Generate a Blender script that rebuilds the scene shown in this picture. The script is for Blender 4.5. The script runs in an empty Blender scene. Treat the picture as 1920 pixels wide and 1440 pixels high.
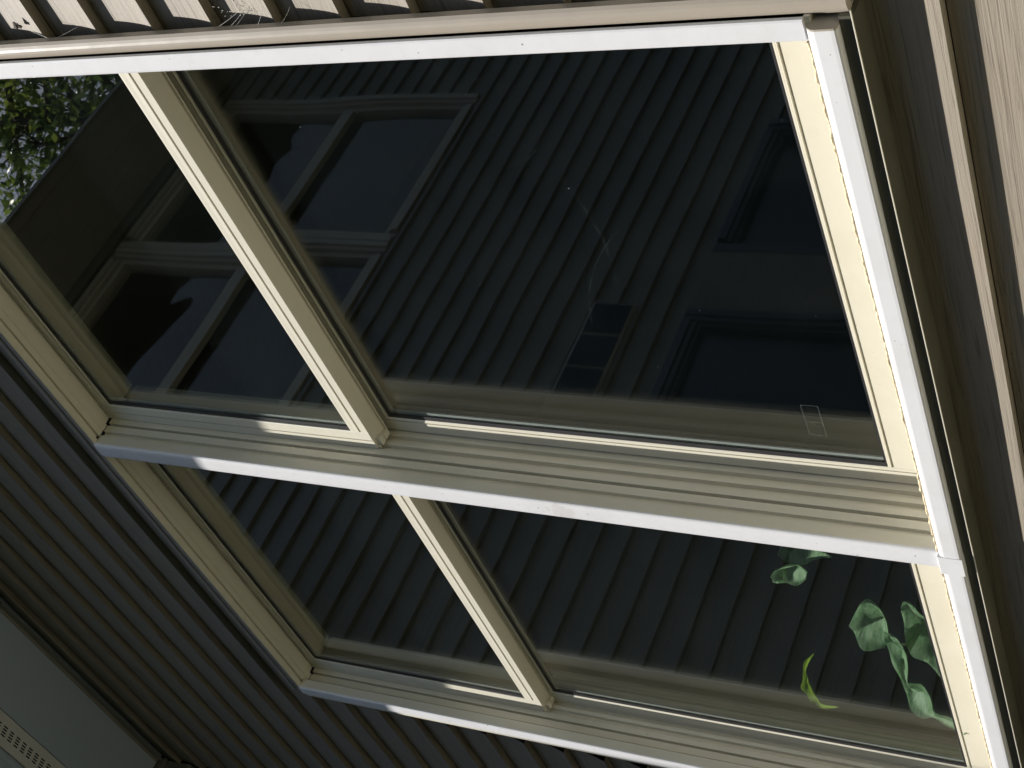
import bpy, bmesh, math, random
from mathutils import Vector, Matrix
random.seed(7)
sc = bpy.context.scene
R_ = math.radians

# ------------------------------------------------------------------ camera
cam_d = bpy.data.cameras.new('camera')
cam = bpy.data.objects.new('camera', cam_d)
sc.collection.objects.link(cam)
sc.camera = cam
cam_d.sensor_width = 36.0
cam_d.lens = 52.13
cam_d.clip_start = 0.02
cam_d.clip_end = 500
r0 = Vector((-0.34020806, 0.3790846, -0.86055409))
r1 = Vector((-0.65684329, -0.75067618, -0.0710082))
r2 = Vector((-0.67291557, 0.54109162, 0.50438527))
M = Matrix((r0, -r1, -r2)).transposed().to_4x4()
M.translation = Vector((0, -1.2139, 0))
cam.matrix_world = M

# ------------------------------------------------------------------ light
SUN = Vector((-0.20, -1.0, 2.1)).normalized()       # towards the sun
elev = math.asin(SUN.z)
w = bpy.data.worlds.new('World'); sc.world = w; w.use_nodes = True
nt = w.node_tree; nt.nodes.clear()
sky = nt.nodes.new('ShaderNodeTexSky'); sky.sky_type = 'NISHITA'; sky.sun_disc = False
sky.sun_elevation = elev
sky.sun_rotation = math.atan2(SUN.x, SUN.y)
bg = nt.nodes.new('ShaderNodeBackground'); bg.inputs[1].default_value = 0.075
ow = nt.nodes.new('ShaderNodeOutputWorld')
nt.links.new(sky.outputs[0], bg.inputs[0]); nt.links.new(bg.outputs[0], ow.inputs[0])
sd = bpy.data.lights.new('sun', 'SUN'); sd.energy = 5.0; sd.angle = R_(0.53); sd.color = (1.0, 0.965, 0.91)
so = bpy.data.objects.new('sun', sd); sc.collection.objects.link(so)
so.rotation_euler = SUN.to_track_quat('Z', 'Y').to_euler()
so.location = (-2, -6, 14)
sc.view_settings.view_transform = 'Standard'
sc.view_settings.look = 'None'
sc.view_settings.exposure = 0.78
sc.view_settings.gamma = 1.0
sc.render.engine = 'CYCLES'
sc.cycles.max_bounces = 10
sc.cycles.diffuse_bounces = 4
sc.cycles.glossy_bounces = 5
sc.cycles.transparent_max_bounces = 24

# ------------------------------------------------------------------ materials
class NT:
    def __init__(s, name):
        s.m = bpy.data.materials.new(name); s.m.use_nodes = True
        s.t = s.m.node_tree; s.t.nodes.clear()
        s.out = s.n('ShaderNodeOutputMaterial')
    def n(s, typ, **kw):
        x = s.t.nodes.new(typ)
        for k, v in kw.items(): setattr(x, k, v)
        return x
    def l(s, a, b): s.t.links.new(a, b)
    def coord(s, scale=(1, 1, 1)):
        g = s.n('ShaderNodeNewGeometry'); mp = s.n('ShaderNodeMapping')
        mp.inputs['Scale'].default_value = scale
        s.l(g.outputs['Position'], mp.inputs[0]); return mp.outputs[0]
    def noise(s, vec, scale, detail=4, rough=0.55, dist=0.0):
        x = s.n('ShaderNodeTexNoise'); x.inputs['Scale'].default_value = scale
        x.inputs['Detail'].default_value = detail; x.inputs['Roughness'].default_value = rough
        x.inputs['Distortion'].default_value = dist
        s.l(vec, x.inputs['Vector']); return x.outputs['Fac']
    def ramp(s, fac, stops):
        x = s.n('ShaderNodeValToRGB'); e = x.color_ramp.elements
        e[0].position, e[0].color = stops[0][0], (*stops[0][1], 1)
        e[1].position, e[1].color = stops[-1][0], (*stops[-1][1], 1)
        for p, c in stops[1:-1]:
            q = e.new(p); q.color = (*c, 1)
        s.l(fac, x.inputs[0]); return x.outputs[0]
    def math(s, op, a, b=None, clamp=False):
        x = s.n('ShaderNodeMath', operation=op, use_clamp=clamp)
        for i, v in enumerate((a, b)):
            if v is None: continue
            if isinstance(v, (int, float)): x.inputs[i].default_value = v
            else: s.l(v, x.inputs[i])
        return x.outputs[0]
    def mix(s, fac, a, b, mode='MIX'):
        x = s.n('ShaderNodeMix', data_type='RGBA', blend_type=mode)
        for i, v in ((0, fac), (6, a), (7, b)):
            if isinstance(v, (int, float)): x.inputs[i].default_value = v
            elif isinstance(v, tuple): x.inputs[i].default_value = (*v, 1)
            else: s.l(v, x.inputs[i])
        return x.outputs[2]
    def specks(s, vec, scale, size, amount):
        # sparse small spots: 1 inside a spot
        v = s.n('ShaderNodeTexVoronoi'); v.inputs['Scale'].default_value = scale
        s.l(vec, v.inputs['Vector'])
        sep = s.n('ShaderNodeSeparateColor'); s.l(v.outputs['Color'], sep.inputs[0])
        near = s.math('LESS_THAN', v.outputs['Distance'], s.math('MULTIPLY', sep.outputs[1], size))
        rare = s.math('LESS_THAN', sep.outputs[0], amount)
        return s.math('MULTIPLY', near, rare)
    def bsdf(s, col, rough=0.5, spec=0.5, bump=None, bdist=0.001, bstr=1.0, metal=0.0, **kw):
        b = s.n('ShaderNodeBsdfPrincipled')
        if isinstance(col, tuple): b.inputs['Base Color'].default_value = (*col, 1)
        else: s.l(col, b.inputs['Base Color'])
        if isinstance(rough, (int, float)): b.inputs['Roughness'].default_value = rough
        else: s.l(rough, b.inputs['Roughness'])
        b.inputs['Specular IOR Level'].default_value = spec
        b.inputs['Metallic'].default_value = metal
        for k, v in kw.items(): b.inputs[k].default_value = v
        if bump is not None:
            x = s.n('ShaderNodeBump'); x.inputs['Distance'].default_value = bdist
            x.inputs['Strength'].default_value = bstr
            s.l(bump, x.inputs['Height']); s.l(x.outputs[0], b.inputs['Normal'])
        s.l(b.outputs[0], s.out.inputs[0]); return b

def mat_siding(name, base, axis):
    k = NT(name)
    sc_ = (5, 60, 220) if axis == 'x' else (60, 5, 220)
    v = k.coord(sc_)
    g1 = k.noise(v, 1.0, 5, 0.62, 1.2)
    sc2 = (1.5, 30, 34) if axis == 'x' else (30, 1.5, 34)
    g2 = k.noise(k.coord(sc2), 1.0, 3, 0.5, 1.5)
    big = k.noise(k.coord((1, 1, 1)), 7.0, 4, 0.6)
    dark = tuple(c * 0.60 for c in base); lite = tuple(min(1, c * 1.12) for c in base)
    c = k.ramp(g1, [(0.36, dark), (0.46, base), (0.75, lite)])
    c = k.mix(k.math('MULTIPLY', k.math('SUBTRACT', g2, 0.35), 0.6, True), c, tuple(x * 0.82 for x in base))
    c = k.mix(k.math('MULTIPLY', k.math('SUBTRACT', big, 0.45), 1.1, True), c, (base[0] * 1.02, base[1] * 0.95, base[2] * 0.84))
    sp = k.specks(k.coord((1, 1, 1)), 38, 0.10, 0.16)
    c = k.mix(k.math('MULTIPLY', sp, 0.75), c, (0.05, 0.045, 0.04))
    h = k.math('ADD', k.math('MULTIPLY', g1, 0.6), k.math('MULTIPLY', g2, 0.6))
    k.bsdf(c, 0.55, 0.35, h, 0.0016, 0.9)
    return k.m

def mat_paint(name, base, dirt=(0.32, 0.29, 0.24), dirt_amt=0.25, rough=0.38, spk=0.12, stain=None, wave=0.0):
    k = NT(name)
    P = k.coord((1, 1, 1))
    n1 = k.noise(P, 9.0, 5, 0.6)
    n2 = k.noise(P, 60.0, 4, 0.6)
    st = k.noise(k.coord((4, 90, 40)), 1.0, 3, 0.6)
    c = k.mix(k.math('MULTIPLY', k.math('SUBTRACT', n1, 0.48), dirt_amt * 2.2, True), base, dirt)
    c = k.mix(k.math('MULTIPLY', k.math('SUBTRACT', n2, 0.55), dirt_amt * 1.6, True), c, dirt)
    c = k.mix(k.math('MULTIPLY', k.math('SUBTRACT', st, 0.55), dirt_amt * 1.2, True), c, tuple(x * 0.75 for x in base))
    sp = k.specks(P, 48, 0.075, spk * 2.6)
    c = k.mix(k.math('MULTIPLY', sp, 0.8), c, (0.07, 0.06, 0.05))
    sp2 = k.specks(P, 95, 0.12, spk * 0.6)
    c = k.mix(k.math('MULTIPLY', sp2, 0.6), c, (0.12, 0.10, 0.08))
    if stain:
        loc, rad = stain
        g = k.n('ShaderNodeNewGeometry')
        d = k.n('ShaderNodeVectorMath', operation='DISTANCE'); k.l(g.outputs['Position'], d.inputs[0])
        d.inputs[1].default_value = loc
        q = k.math('SUBTRACT', 1.0, k.math('DIVIDE', d.outputs['Value'], rad), True)
        q = k.math('MULTIPLY', k.math('GREATER_THAN', k.math('ADD', k.math('MULTIPLY', q, 0.5), k.math('MULTIPLY', k.noise(P, 75, 3), 0.75)), 0.66), k.math('GREATER_THAN', q, 0.02))
        c = k.mix(k.math('MULTIPLY', q, 0.3), c, (0.42, 0.38, 0.34))
    rgh = k.math('ADD', k.math('MULTIPLY', n1, 0.25), rough - 0.12)
    k.bsdf(c, rgh, 0.45, k.math('ADD', k.math('MULTIPLY', k.noise(P, 14, 2), 1.0), k.math('MULTIPLY', n2, 0.12)), 0.0012, 0.6)
    return k.m

def mat_plain(name, col, rough=0.6, var=0.25, scale=25, spec=0.4, metal=0.0, bd=0.0006):
    k = NT(name)
    n = k.noise(k.coord((1, 1, 1)), scale, 5, 0.6)
    c = k.ramp(n, [(0.3, tuple(x * (1 - var) for x in col)), (0.7, tuple(min(1, x * (1 + var * .6)) for x in col))])
    k.bsdf(c, rough, spec, n, bd, 0.6, metal); return k.m

def mat_glass(name, dust_haze=0.02, r0=0.045, tint=(0.95, 0.965, 0.95), wavy=0.0, gain=1.0):
    k = NT(name)
    P = k.coord((1, 1, 1))
    lw = k.n('ShaderNodeLayerWeight'); lw.inputs[0].default_value = 0.5
    f5 = k.math('POWER', lw.outputs['Facing'], 5.0)
    fr = k.math('MULTIPLY', k.math('ADD', k.math('MULTIPLY', f5, 1 - r0), r0), gain)
    tr = k.n('ShaderNodeBsdfTransparent'); tr.inputs[0].default_value = (*tint, 1)
    gl = k.n('ShaderNodeBsdfAnisotropic' if False else 'ShaderNodeBsdfGlossy'); gl.inputs['Roughness'].default_value = 0.0
    gl.inputs['Color'].default_value = (1.0, 0.97, 0.90, 1)
    if wavy:
        bp = k.n('ShaderNodeBump'); bp.inputs['Distance'].default_value = wavy
        k.l(k.noise(P, 2.6, 1, 0.4), bp.inputs['Height']); k.l(bp.outputs[0], gl.inputs['Normal'])
    m1 = k.n('ShaderNodeMixShader'); k.l(fr, m1.inputs[0]); k.l(tr.outputs[0], m1.inputs[1]); k.l(gl.outputs[0], m1.inputs[2])
    if dust_haze > 0:
        # pale haze painted in with the dusty layer, thin wipe marks and specks
        haze_film = k.math('MULTIPLY', k.math('SUBTRACT', k.noise(P, 5.5, 5, 0.62, 0.6), 0.10), 0.0055, True)
        g0 = k.n('ShaderNodeNewGeometry'); sx = k.n('ShaderNodeSeparateXYZ'); k.l(g0.outputs['Position'], sx.inputs[0])
        scr = None
        for cx, cz, rad, wd, x0, x1, z0, z1 in ((-1.33, 1.300, 0.343, 0.0011, -1.43, -1.20, 0.9, 1.1), (-1.10, 1.06, 0.075, 0.0009, -1.2, -1.02, 0.9, 1.06),
                                                (-1.02, 1.25, 0.150, 0.0008, -1.1, -0.93, 1.0, 1.4), (-2.30, 1.15, 0.09, 0.0009, -2.4, -2.2, 1.0, 1.2), (-1.55, 0.70, 0.34, 0.0009, -1.50, -1.30, 0.9, 1.1)):
            dx = k.math('SUBTRACT', sx.outputs[0], cx); dz = k.math('SUBTRACT', sx.outputs[2], cz)
            d = k.math('SQRT', k.math('ADD', k.math('MULTIPLY', dx, dx), k.math('MULTIPLY', dz, dz)))
            e = k.math('LESS_THAN', k.math('ABSOLUTE', k.math('SUBTRACT', d, rad)), wd)
            for sock, lo, hi in ((sx.outputs[0], x0, x1), (sx.outputs[2], z0, z1)):
                e = k.math('MULTIPLY', e, k.math('MULTIPLY', k.math('GREATER_THAN', sock, lo), k.math('LESS_THAN', sock, hi)))
            scr = e if scr is None else k.math('ADD', scr, e)
        scr = k.math('MULTIPLY', scr, k.math('MULTIPLY', k.math('SUBTRACT', k.noise(P, 38, 4, 0.7), 0.42), 4.0, True))
        sp = k.math('ADD', k.specks(P, 60, 0.055, 0.05), k.specks(P, 150, 0.09, 0.04), True)
        f = k.math('ADD', haze_film, k.math('ADD', k.math('MULTIPLY', scr, 0.018), k.math('MULTIPLY', sp, 0.42)), True)
        f = k.math('MULTIPLY', f, dust_haze / 0.02, True)
        df = k.n('ShaderNodeBsdfDiffuse'); df.inputs[0].default_value = (0.42, 0.58, 0.58, 1)
        m2 = k.n('ShaderNodeMixShader'); k.l(f, m2.inputs[0]); k.l(m1.outputs[0], m2.inputs[1]); k.l(df.outputs[0], m2.inputs[2])
        k.l(m2.outputs[0], k.out.inputs[0])
    else:
        k.l(m1.outputs[0], k.out.inputs[0])
    return k.m

def mat_leaf(name, col, col2):
    k = NT(name)
    g = k.noise(k.coord((1, 1, 3)), 45, 4, 0.65, 0.8)
    c = k.ramp(g, [(0.36, col), (0.62, col2)])
    b = k.n('ShaderNodeBsdfPrincipled'); k.l(c, b.inputs['Base Color']); b.inputs['Roughness'].default_value = 0.45
    t = k.n('ShaderNodeBsdfTranslucent'); k.l(c, t.inputs[0])
    m = k.n('ShaderNodeMixShader'); m.inputs[0].default_value = 0.35
    k.l(b.outputs[0], m.inputs[1]); k.l(t.outputs[0], m.inputs[2]); k.l(m.outputs[0], k.out.inputs[0])
    return k.m

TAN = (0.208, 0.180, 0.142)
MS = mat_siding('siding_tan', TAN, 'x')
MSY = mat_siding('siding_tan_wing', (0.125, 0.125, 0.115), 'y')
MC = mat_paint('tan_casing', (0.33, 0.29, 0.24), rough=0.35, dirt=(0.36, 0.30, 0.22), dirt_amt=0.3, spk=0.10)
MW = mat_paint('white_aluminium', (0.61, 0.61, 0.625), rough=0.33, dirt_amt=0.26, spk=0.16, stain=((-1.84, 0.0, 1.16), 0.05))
MV = mat_paint('cream_vinyl', (0.57, 0.54, 0.445), rough=0.42, dirt=(0.42, 0.36, 0.25), dirt_amt=0.34, spk=0.05)
MCK = mat_plain('old_caulk', (0.58, 0.48, 0.31), 0.8, 0.5, 160, bd=0.003)
MG = mat_plain('black_rubber', (0.02, 0.02, 0.022), 0.5, 0.3)
MSP = mat_plain('spacer_metal', (0.34, 0.37, 0.37), 0.5, 0.10)
MGL = mat_glass('window_glass', 0.02, gain=1.75, wavy=0.0007)
MGI = mat_glass('inner_glass', 0.0, gain=0.6)
MGW = mat_glass('wing_glass', 0.0, wavy=0.02)
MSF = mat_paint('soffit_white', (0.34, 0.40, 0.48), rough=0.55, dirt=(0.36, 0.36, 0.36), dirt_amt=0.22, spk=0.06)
MBK = mat_plain('dark_void', (0.01, 0.01, 0.012), 0.9, 0.2)
MIN = mat_plain('room_paint', (0.045, 0.045, 0.045), 0.9, 0.08, 3)
MFL = mat_plain('room_floor', (0.03, 0.022, 0.018), 0.7, 0.3, 6)
MRF = mat_plain('asphalt_shingle', (0.06, 0.055, 0.05), 0.9, 0.5, 30, bd=0.004)
MGR = mat_plain('lawn_green', (0.03, 0.038, 0.016), 0.9, 0.4, 12, bd=0.02)
MPV = mat_plain('bounce_strip_pale', (0.78, 0.73, 0.56), 0.85, 0.25, 8, bd=0.004)  # bright colour for the added light-bouncing strip
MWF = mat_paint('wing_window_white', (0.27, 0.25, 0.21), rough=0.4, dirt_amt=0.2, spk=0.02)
MDK = mat_plain('dark_trim', (0.035, 0.045, 0.075), .5, .2)
MNV = mat_plain('navy_louvre', (0.025, 0.032, 0.085), 0.4, 0.2)
MBR = mat_plain('bark', (0.05, 0.04, 0.03), 0.9, 0.4, 20, bd=0.01)
MLF = [mat_leaf('leaf_green', (0.05, 0.09, 0.02), (0.14, 0.21, 0.05)), mat_leaf('leaf_light', (0.16, 0.22, 0.04), (0.26, 0.32, 0.07))]
MPL = mat_leaf('plant_green', (0.32, 0.54, 0.31), (0.64, 0.80, 0.60))
MPY = mat_leaf('plant_lime', (0.40, 0.58, 0.03), (0.55, 0.70, 0.08))
MPT = mat_plain('terracotta', (0.30, 0.12, 0.06), 0.8, 0.2)

# ------------------------------------------------------------------ helpers
def thing(name, label, cat, loc=(0, 0, 0), group=None):
    o = bpy.data.objects.new(name, None); sc.collection.objects.link(o)
    o.location = loc; o['label'] = label; o['category'] = cat
    if group: o['group'] = group
    return o

def obj(name, bm, mat, parent=None, label=None, smooth=False, warp=None, kind=None):
    if warp:
        for v in bm.verts: v.co = warp(v.co)
    bmesh.ops.recalc_face_normals(bm, faces=bm.faces)
    me = bpy.data.meshes.new(name); bm.to_mesh(me); bm.free()
    for m in (mat if isinstance(mat, list) else [mat]): me.materials.append(m)
    if smooth:
        for p in me.polygons: p.use_smooth = True
    o = bpy.data.objects.new(name, me); sc.collection.objects.link(o)
    if parent:
        o.parent = parent
        o.matrix_parent_inverse = Matrix.Translation(parent.location).inverted()
    if label: o['label'] = label
    if kind: o['kind'] = kind
    return o

def box(bm, x0, x1, y0, y1, z0, z1, bev=0.0, mi=0):
    vs = [bm.verts.new((x, y, z)) for x in (x0, x1) for y in (y0, y1) for z in (z0, z1)]
    F = [(0, 1, 3, 2), (4, 6, 7, 5), (0, 4, 5, 1), (2, 3, 7, 6), (0, 2, 6, 4), (1, 5, 7, 3)]
    fs = [bm.faces.new([vs[i] for i in f]) for f in F]
    for f in fs: f.material_index = mi
    if bev:
        es = list({e for f in fs for e in f.edges})
        bmesh.ops.bevel(bm, geom=es, offset=bev, segments=2, affect='EDGES', profile=0.6)

def prism(bm, pts, ax, a0, a1, mi=0, m0=None, m1=None):
    """closed polygon extruded along an axis. ax 'x': pts=(y,z); 'z': pts=(x,y); 'y': pts=(x,z).
    m0/m1: per-point functions giving the end position (for mitres)"""
    def mk(p, a):
        return {'x': (a, p[0], p[1]), 'z': (p[0], p[1], a), 'y': (p[0], a, p[1])}[ax]
    A = [bm.verts.new(mk(p, m0(p) if m0 else a0)) for p in pts]
    B = [bm.verts.new(mk(p, m1(p) if m1 else a1)) for p in pts]
    n = len(pts)
    fs = [bm.faces.new((A[i], A[(i + 1) % n], B[(i + 1) % n], B[i])) for i in range(n)]
    fs.append(bm.faces.new(A[::-1])); fs.append(bm.faces.new(B))
    for f in fs: f.material_index = mi

def tube(bm, pts, rads, seg=6, mi=0, cap=True):
    rings = []
    for i, p in enumerate(pts):
        p = Vector(p)
        d = (Vector(pts[min(i + 1, len(pts) - 1)]) - Vector(pts[max(i - 1, 0)])).normalized()
        a = d.orthogonal().normalized(); b = d.cross(a)
        if rings:
            a = prev - d * prev.dot(d); a.normalize(); b = d.cross(a)
        prev = a
        r = rads[i] if isinstance(rads, (list, tuple)) else rads
        rings.append([bm.verts.new(p + (a * math.cos(t) + b * math.sin(t)) * r) for t in [2 * math.pi * j / seg for j in range(seg)]])
    for q, s_ in zip(rings, rings[1:]):
        for j in range(seg):
            f = bm.faces.new((q[j], q[(j + 1) % seg], s_[(j + 1) % seg], s_[j])); f.material_index = mi
    if cap:
        bm.faces.new(rings[0][::-1]).material_index = mi; bm.faces.new(rings[-1]).material_index = mi

def BM(): return bmesh.new()

# ------------------------------------------------------------------ setting: ground
bm = BM(); box(bm, -60, 60, -60, 60, -1.8, -1.60)
obj('ground', bm, MGR, kind='structure')
bm = BM(); box(bm, -2.7, 2.4, -0.80, -0.005, -1.60, -1.15)  # unseen pale strip, added to bounce sunlight up under the window
obj('bounce_strip', bm, MPV, kind='structure')

# ------------------------------------------------------------------ siding generator
P = 0.1034; TIP = 1.0221; DEP = 0.0165
def siding(bm, a0, a1, z0, z1, yt, conv, tip=TIP, P=P, ends=None):
    """courses of lap siding between z0 and z1 from a0 to a1; conv(a, depth, z) -> position. yt: depth of the front tips"""
    k0 = math.floor((z0 - tip) / P) ; k1 = math.ceil((z1 - tip) / P)
    N = 6
    for k in range(k0, k1 + 1):
        zb = tip + k * P
        prof = [(DEP + 0.001, zb + 0.0015), (0.0012, zb), (0.0, zb + 0.0014)]   # underside back, lip, tip
        for i in range(1, N + 1):
            t = i / N
            prof.append((DEP * (1 - (1 - t) ** 1.7), zb + P * t))
        # clip to z range
        out = []
        for (d0, q0), (d1, q1) in zip(prof, prof[1:]):
            if max(q0, q1) < z0 or min(q0, q1) > z1: continue
            def at(z): return d0 + (d1 - d0) * (z - q0) / (q1 - q0) if abs(q1 - q0) > 1e-9 else d0
            s0 = (d0, q0) if z0 <= q0 <= z1 else (at(min(max(q0, z0), z1)), min(max(q0, z0), z1))
            s1 = (d1, q1) if z0 <= q1 <= z1 else (at(min(max(q1, z0), z1)), min(max(q1, z0), z1))
            out.append((s0, s1))
        n = max(1, int(abs(a1 - a0) / 0.35))
        wob = [random.uniform(-0.0009, 0.0009) for _ in range(n + 1)]
        for (p0, p1) in out:
            for j in range(n):
                x0 = a0 + (a1 - a0) * j / n; x1 = a0 + (a1 - a0) * (j + 1) / n
                w0, w1 = wob[j], wob[j + 1]
                v = [bm.verts.new(conv(x0, yt + p0[0] + w0, p0[1])), bm.verts.new(conv(x1, yt + p0[0] + w1, p0[1])),
                     bm.verts.new(conv(x1, yt + p1[0] + w1, p1[1])), bm.verts.new(conv(x0, yt + p1[0] + w0, p1[1]))]
                bm.faces.new(v)
    bmesh.ops.remove_doubles(bm, verts=bm.verts, dist=0.00002)

# window opening (outer edges of the casing)
WX0, WX1, WZ0, WZ1 = -2.86, -0.850, 0.4840, 2.305
SOF = 3.28
XW = -3.60           # face of the wing
house = thing('house_wall', 'sunlit tan lap-sided house wall around the twin window, under the white soffit', 'house', (-1.2, 0.1, -1.6))
bm = BM()
cv = lambda a, d, z: (a, d, z)
YT = 0.025
siding(bm, WX1 - 0.016, 2.4, WZ0, WZ1, YT, cv)
siding(bm, XW, WX0 + 0.004, WZ0, WZ1, YT, cv)
siding(bm, XW, 2.4, -1.6, WZ0, YT, cv)
siding(bm, XW, 2.4, WZ1, SOF + 0.02, YT, cv)
obj('siding', bm, MS, house)
# solid wall behind, with the opening
bm = BM()
box(bm, -3.7, WX0 + 0.03, 0.05, 0.16, -1.7, 3.4); box(bm, WX1 - 0.02, 2.4, 0.05, 0.16, -1.7, 3.4)
box(bm, WX0 + 0.03, WX1 - 0.02, 0.051, 0.16, -1.7, WZ0 + 0.02); box(bm, WX0 + 0.03, WX1 - 0.02, 0.051, 0.16, WZ1 - 0.02, 3.4)
obj('wall_core', bm, MIN, house)

# tan casing round the window (each piece a part)
def bow(p0, p1, y_out, y_mid, back, n=7):
    """profile across width from p0 (outer) to p1 (inner): rounded front"""
    pts = [(p0, back)]
    for i in range(n + 1):
        t = i / n
        pts.append((p0 + (p1 - p0) * t, y_out - (y_out - y_mid) * (math.sin(math.pi * min(1, t * 0.8 + 0.1)) ** 0.7)))
    pts.append((p1, back)); return pts
XO = -0.852; XI = -0.8790
bm = BM()
prof = bow(XO, XI + 0.0012, 0.014, 0.004, 0.019)
prism(bm, prof, 'z', 0.4890, 2.27)
prism(bm, [(-0.8762, 0.019), (-0.8762, 0.05), (-0.8740, 0.05), (-0.8740, 0.019)], 'z', 0.489, 2.27)
obj('casing', bm, MC, house, 'tan casing strip along the sunlit jamb', smooth=False)
bm = BM()      # below the sill: brown apron with a thin lip, sill shade put into its colour
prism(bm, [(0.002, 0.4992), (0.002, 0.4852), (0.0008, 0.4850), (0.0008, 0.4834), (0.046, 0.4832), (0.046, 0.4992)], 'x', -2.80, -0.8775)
obj('casing', bm, mat_paint('apron_brown_shaded', (0.07, 0.068, 0.05), rough=0.4, dirt_amt=0.2), house, 'brown apron strip under the sill, shade put into its colour')
bm = BM(); box(bm, -2.80, -0.8690, -0.0014, 0.0007, 0.4836, 0.4850, 0.0004)
obj('casing', bm, mat_paint('lip_cream', (0.62, 0.60, 0.50), rough=0.3, dirt_amt=0.3), house, 'thin pale lip along the bottom of the apron')
bm = BM()      # head: tan cap with a lip
prism(bm, [(0.0005, 2.2385), (0.003, 2.250), (0.007, 2.260), (0.0035, 2.2625), (0.002, 2.270), (0.010, 2.2735), (0.013, 2.2735), (0.013, 2.2450), (0.0012, 2.2435)], 'x', -2.79, -0.852)
obj('casing', bm, mat_paint('head_cap', (0.24, 0.22, 0.20), rough=0.4, dirt_amt=0.3), house, 'dark brown cap over the window head')

# ------------------------------------------------------------------ the window
win = thing('twin_window', 'wide cream and white twin double-hung window set in the tan siding', 'window', (-1.81, 0.0, 0.5))
XJ = -1.8144; XM = -1.8552       # mullion faces
XR = -0.9043; XL = -2.735        # outer jamb openings
ZH = 2.236; ZS = 0.534
def lean(co):
    t = min(1, max(0, (XM - co.x) / (XM - XL)))
    return Vector((co.x - 0.035 * t * (co.z - 1.45), co.y, co.z))
# track profile of a jamb: (y, recess)
TR = [(0.0, 0.0035), (0.0035, 0.0), (0.0240, 0.0), (0.0265, 0.0060), (0.0345, 0.0085), (0.0352, 0.0015), (0.0500, 0.001), (0.0512, 0.010), (0.0555, 0.010), (0.0562, 0.0005),
      (0.0690, 0.0005), (0.0745, 0.0100), (0.0800, 0.0105), (0.0812, 0.0015), (0.0900, 0.0015), (0.0950, 0.0100), (0.1020, 0.0110), (0.1030, 0.002), (0.16, 0.002)]
def jamb(xf, side, z0, z1, back_x, name, warp=None, front=True, label=None):
    bm = BM()
    # side=+1: opening lies towards +x of the face (a left jamb), solid towards -x
    pts = [(xf - side * r, y) for y, r in TR[1:]] + [(back_x, 0.16), (back_x, 0.0035)]
    prism(bm, pts, 'z', z0, z1)
    return obj(name, bm, MV, win, label, warp=warp)
# mullion: cream track faces both sides, white cap in front
bm = BM()
pts = [(XJ - r, y) for y, r in TR[1:]] + [(XM + r, y) for y, r in TR[1:][::-1]]
prism(bm, pts, 'z', ZS - 0.004, ZH + 0.0)
mul = obj('mullion', bm, MV, win)
bm = BM()
prism(bm, [(XJ + 0.0003, 0.0040), (XJ + 0.0003, 0.001), (XJ - 0.0012, -0.0008), (XJ - 0.0050, -0.0020), (XJ - 0.0062, -0.0014), (XJ - 0.012, -0.0022),
           (XM + 0.010, -0.0022), (XM + 0.002, -0.0008), (XM, 0.002), (XM, 0.004)], 'z', 0.5346, ZH + 0.002)
prism(bm, [(-0.0104, 0.4990), (-0.0104, 0.5335), (-0.0094, 0.5345), (0.022, 0.5345), (0.022, 0.4990)], 'x', XM - 0.0004, XJ + 0.0003)
obj('front_cap', bm, MW, mul, 'white mullion cap with a grey smudge')
# outer jambs
jr = jamb(XR, -1, ZS - 0.004, ZH, -0.8762, 'jamb')
bm = BM()
prism(bm, [(XR - 0.0003, 0.004), (XR - 0.0003, 0.0008), (XR + 0.0012, -0.0010), (XR + 0.004, -0.0018), (-0.8790, -0.0018), (-0.8768, -0.0006), (-0.8762, 0.002), (-0.8762, 0.03), (-0.879, 0.03), (-0.879, 0.004)], 'z', 0.5365, ZH + 0.03)
obj('front_cap', bm, MW, jr)
TR0 = TR; TR = [(y, q + (0.020 if y > 0.0245 else 0.0)) for y, q in TR0]
jl = jamb(XL, 1, ZS - 0.004, ZH, XL - 0.045, 'jamb', warp=lean)
TR = TR0
bm = BM()
prism(bm, [(XL + 0.0003, 0.004), (XL + 0.0003, 0.001), (XL - 0.0015, -0.001), (XL - 0.006, -0.002), (XL - 0.026, -0.002), (XL - 0.029, 0.001), (XL - 0.029, 0.03), (XL - 0.026, 0.03), (XL - 0.026, 0.004)], 'z', 0.5085, ZH + 0.0)
obj('front_cap', bm, MW, jl, warp=lean)
# heads
HD = [(y, ZH + r) for y, r in [(0.0035, 0.0), (0.0125, 0.0), (0.0150, 0.0070), (0.0200, 0.0080), (0.0210, 0.0008), (0.0330, 0.0008), (0.0338, 0.0022), (0.0350, 0.0008),
                               (0.0500, 0.0008), (0.0510, 0.007), (0.0690, 0.008), (0.16, 0.008)]]
for a0, a1, wp in ((XJ, XR, None), (XL - 0.020, XM, lean)):
    bm = BM(); prism(bm, [(0.0012, ZH + 0.0015)] + HD + [(0.16, ZH + 0.04), (0.014, ZH + 0.04), (0.014, ZH + 0.008), (0.0012, ZH + 0.006)], 'x', a0, a1)
    obj('head', bm, MV, win, warp=wp)
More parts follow.
